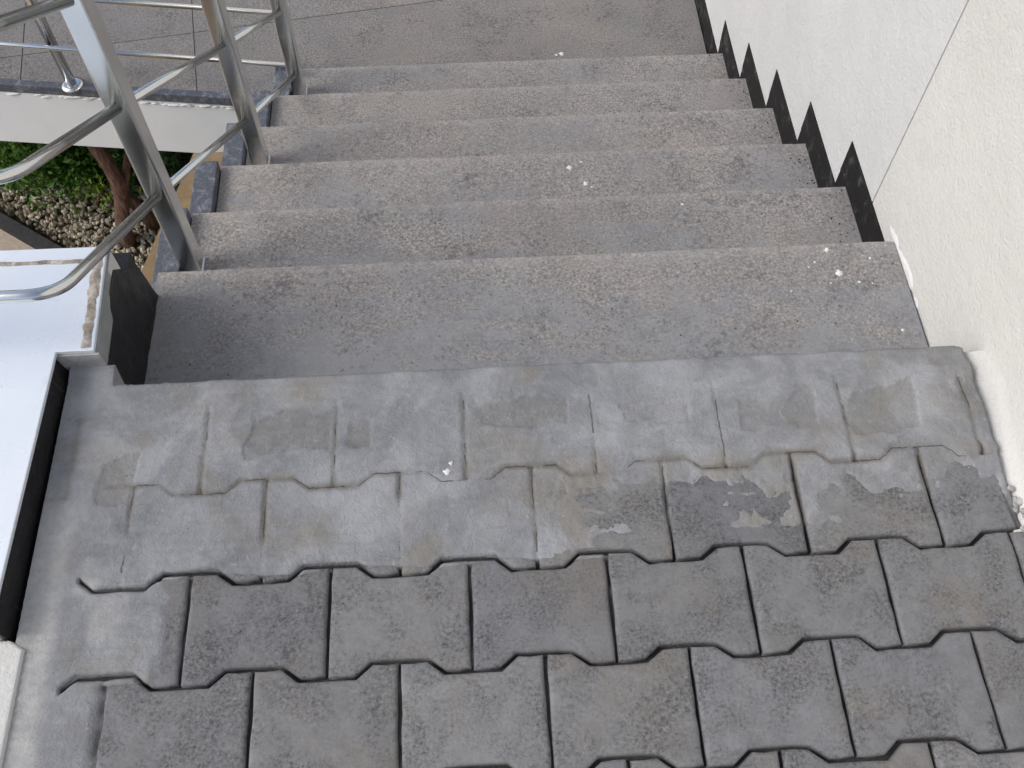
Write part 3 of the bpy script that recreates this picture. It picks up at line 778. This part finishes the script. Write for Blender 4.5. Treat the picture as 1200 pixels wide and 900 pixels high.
def leaves(name, centers, cnt, spread, size, mat, parent, seed, flat=.8):
    rg = np.random.default_rng(seed); V, F, TN = [], [], []
    for (cx, cy, cz, sx, sy, sz), k in zip(centers, cnt):
        d = rg.normal(size=(k, 3)); d /= np.linalg.norm(d, axis=1)[:, None]; d *= rg.uniform(.35, 1.05, k)[:, None] ** .6
        c = np.array([cx, cy, cz]) + d * np.array([sx, sy, sz])
        tone = rg.uniform(0, 1, k)
        for q, tn, dd in zip(c, tone, d):
            a = Vector(dd) * .7 + Vector(rg.normal(size=3)) * .6 + Vector((0, 0, .3)); a.normalize()
            b = a.cross(Vector(rg.normal(size=3))).normalized(); nn = a.cross(b)
            s = size * rg.uniform(.6, 1.3); p = Vector(q); i0 = len(V)
            for v in (p, p + a * s * .5 + b * s * .28 + nn * s * .1, p + a * s, p + a * s * .5 - b * s * .28 + nn * s * .1): V.append(v[:])
            F.append((i0, i0 + 1, i0 + 2)); F.append((i0, i0 + 2, i0 + 3)); TN += [tn] * 4
    me = bpy.data.meshes.new(name); me.from_pydata([tuple(v) for v in V], [], F)
    at = me.attributes.new('tone', 'FLOAT', 'POINT'); at.data.foreach_set('value', np.array(TN, np.float32))
    o = link(name, me, mat); o.parent = parent; o.matrix_parent_inverse = Matrix.Translation(parent.location).inverted(); return o
def shrub(base, clumps, cnt, size, mat, label, seed, name='shrub', cat='shrub'):
    r = empty(name, base); tag(r, label, cat)
    for i, c in enumerate(clumps[:5]):
        a = Vector(base) + Vector((random.uniform(-.05, .05), random.uniform(-.05, .05), -.03)); b = Vector(c[:3])
        mid = a.lerp(b, .5) + Vector((random.uniform(-.04, .04), random.uniform(-.04, .04), 0))
        s = tube('stem', [a, mid, b], [.012, .009, .004], 'bark', None, 8); s.parent = r; s.matrix_parent_inverse = Matrix.Translation(r.location).inverted()
    leaves('crown', clumps, cnt, 1, size, mat, r, seed)
def clumps(cx, cy, cz, R, H, n, seed):
    rg = random.Random(seed); out = []
    for i in range(n):
        a = rg.uniform(0, 6.28); q = R * math.sqrt(rg.random())
        s = rg.uniform(.07, .15); out.append((cx + q * math.cos(a), cy + q * math.sin(a), cz + rg.uniform(.1, 1) * H * (1 - .4 * q / R), s, s, s * .8))
    return out
def mk(cx, cy, R, H, n, per, size, mat, label, seed):
    c = clumps(cx, cy, GZ, R, H, n, seed); shrub((cx, cy, GZ), c, [per] * n, size, mat, label, seed)
mk(-1.84, 2.80, .20, .50, 34, 150, .034, 'leaf', 'bright green bushy shrub behind the gravel beside the brown stems', 21)
mk(-2.22, 2.92, .24, .42, 24, 140, .034, 'leaf_dark', 'dark green shrub beyond the bright green bush under the landing', 22)
mk(-1.45, 2.86, .20, .50, 22, 140, .036, 'leaf_dark', 'dark green shrub directly behind the forked brown stems', 23)
mk(-1.56, 2.62, .055, .18, 6, 40, .030, 'leaf_lime', 'small lime green plant next to the forked brown stems', 24)
mk(-1.16, 2.60, .14, .35, 12, 120, .032, 'leaf_dark', 'dark green shrub growing against the ochre stair stringer', 25)
mk(-1.02, 1.62, .10, .30, 9, 90, .030, 'leaf_dark', 'low dark shrub squeezed between parapet and ochre stringer', 26)
tr = empty('tree', (-1.45, 2.36, GZ)); tag(tr, 'small tree with forked reddish brown stems rising from the gravel', 'tree')
def tch(o): o.parent = tr; o.matrix_parent_inverse = Matrix.Translation(tr.location).inverted(); return o
tch(tube('trunk', [(-1.47, 2.36, GZ - .05), (-1.445, 2.36, -1.86), (-1.41, 2.38, -1.74), (-1.385, 2.37, -1.62), (-1.385, 2.36, -1.5), (-1.40, 2.35, -1.38), (-1.45, 2.36, -1.26)], [.034, .03, .03, .031, .028, .025, .02], 'bark', None, 12))
tch(tube('limb', [(-1.36, 2.46, GZ - .05), (-1.375, 2.43, -1.85), (-1.40, 2.39, -1.73)], [.03, .028, .022], 'bark', None, 12))
tch(tube('limb', [(-1.40, 2.38, -1.72), (-1.35, 2.40, -1.60), (-1.29, 2.46, -1.45)], [.02, .016, .01], 'bark', None, 10))
leaves('crown', [(-1.45, 2.50, -1.38, .12, .12, .08), (-1.27, 2.52, -1.40, .10, .10, .08), (-1.55, 2.60, -1.42, .12, .12, .08)], [160, 130, 130], 1, .034, 'leaf_dark', tr, 31)
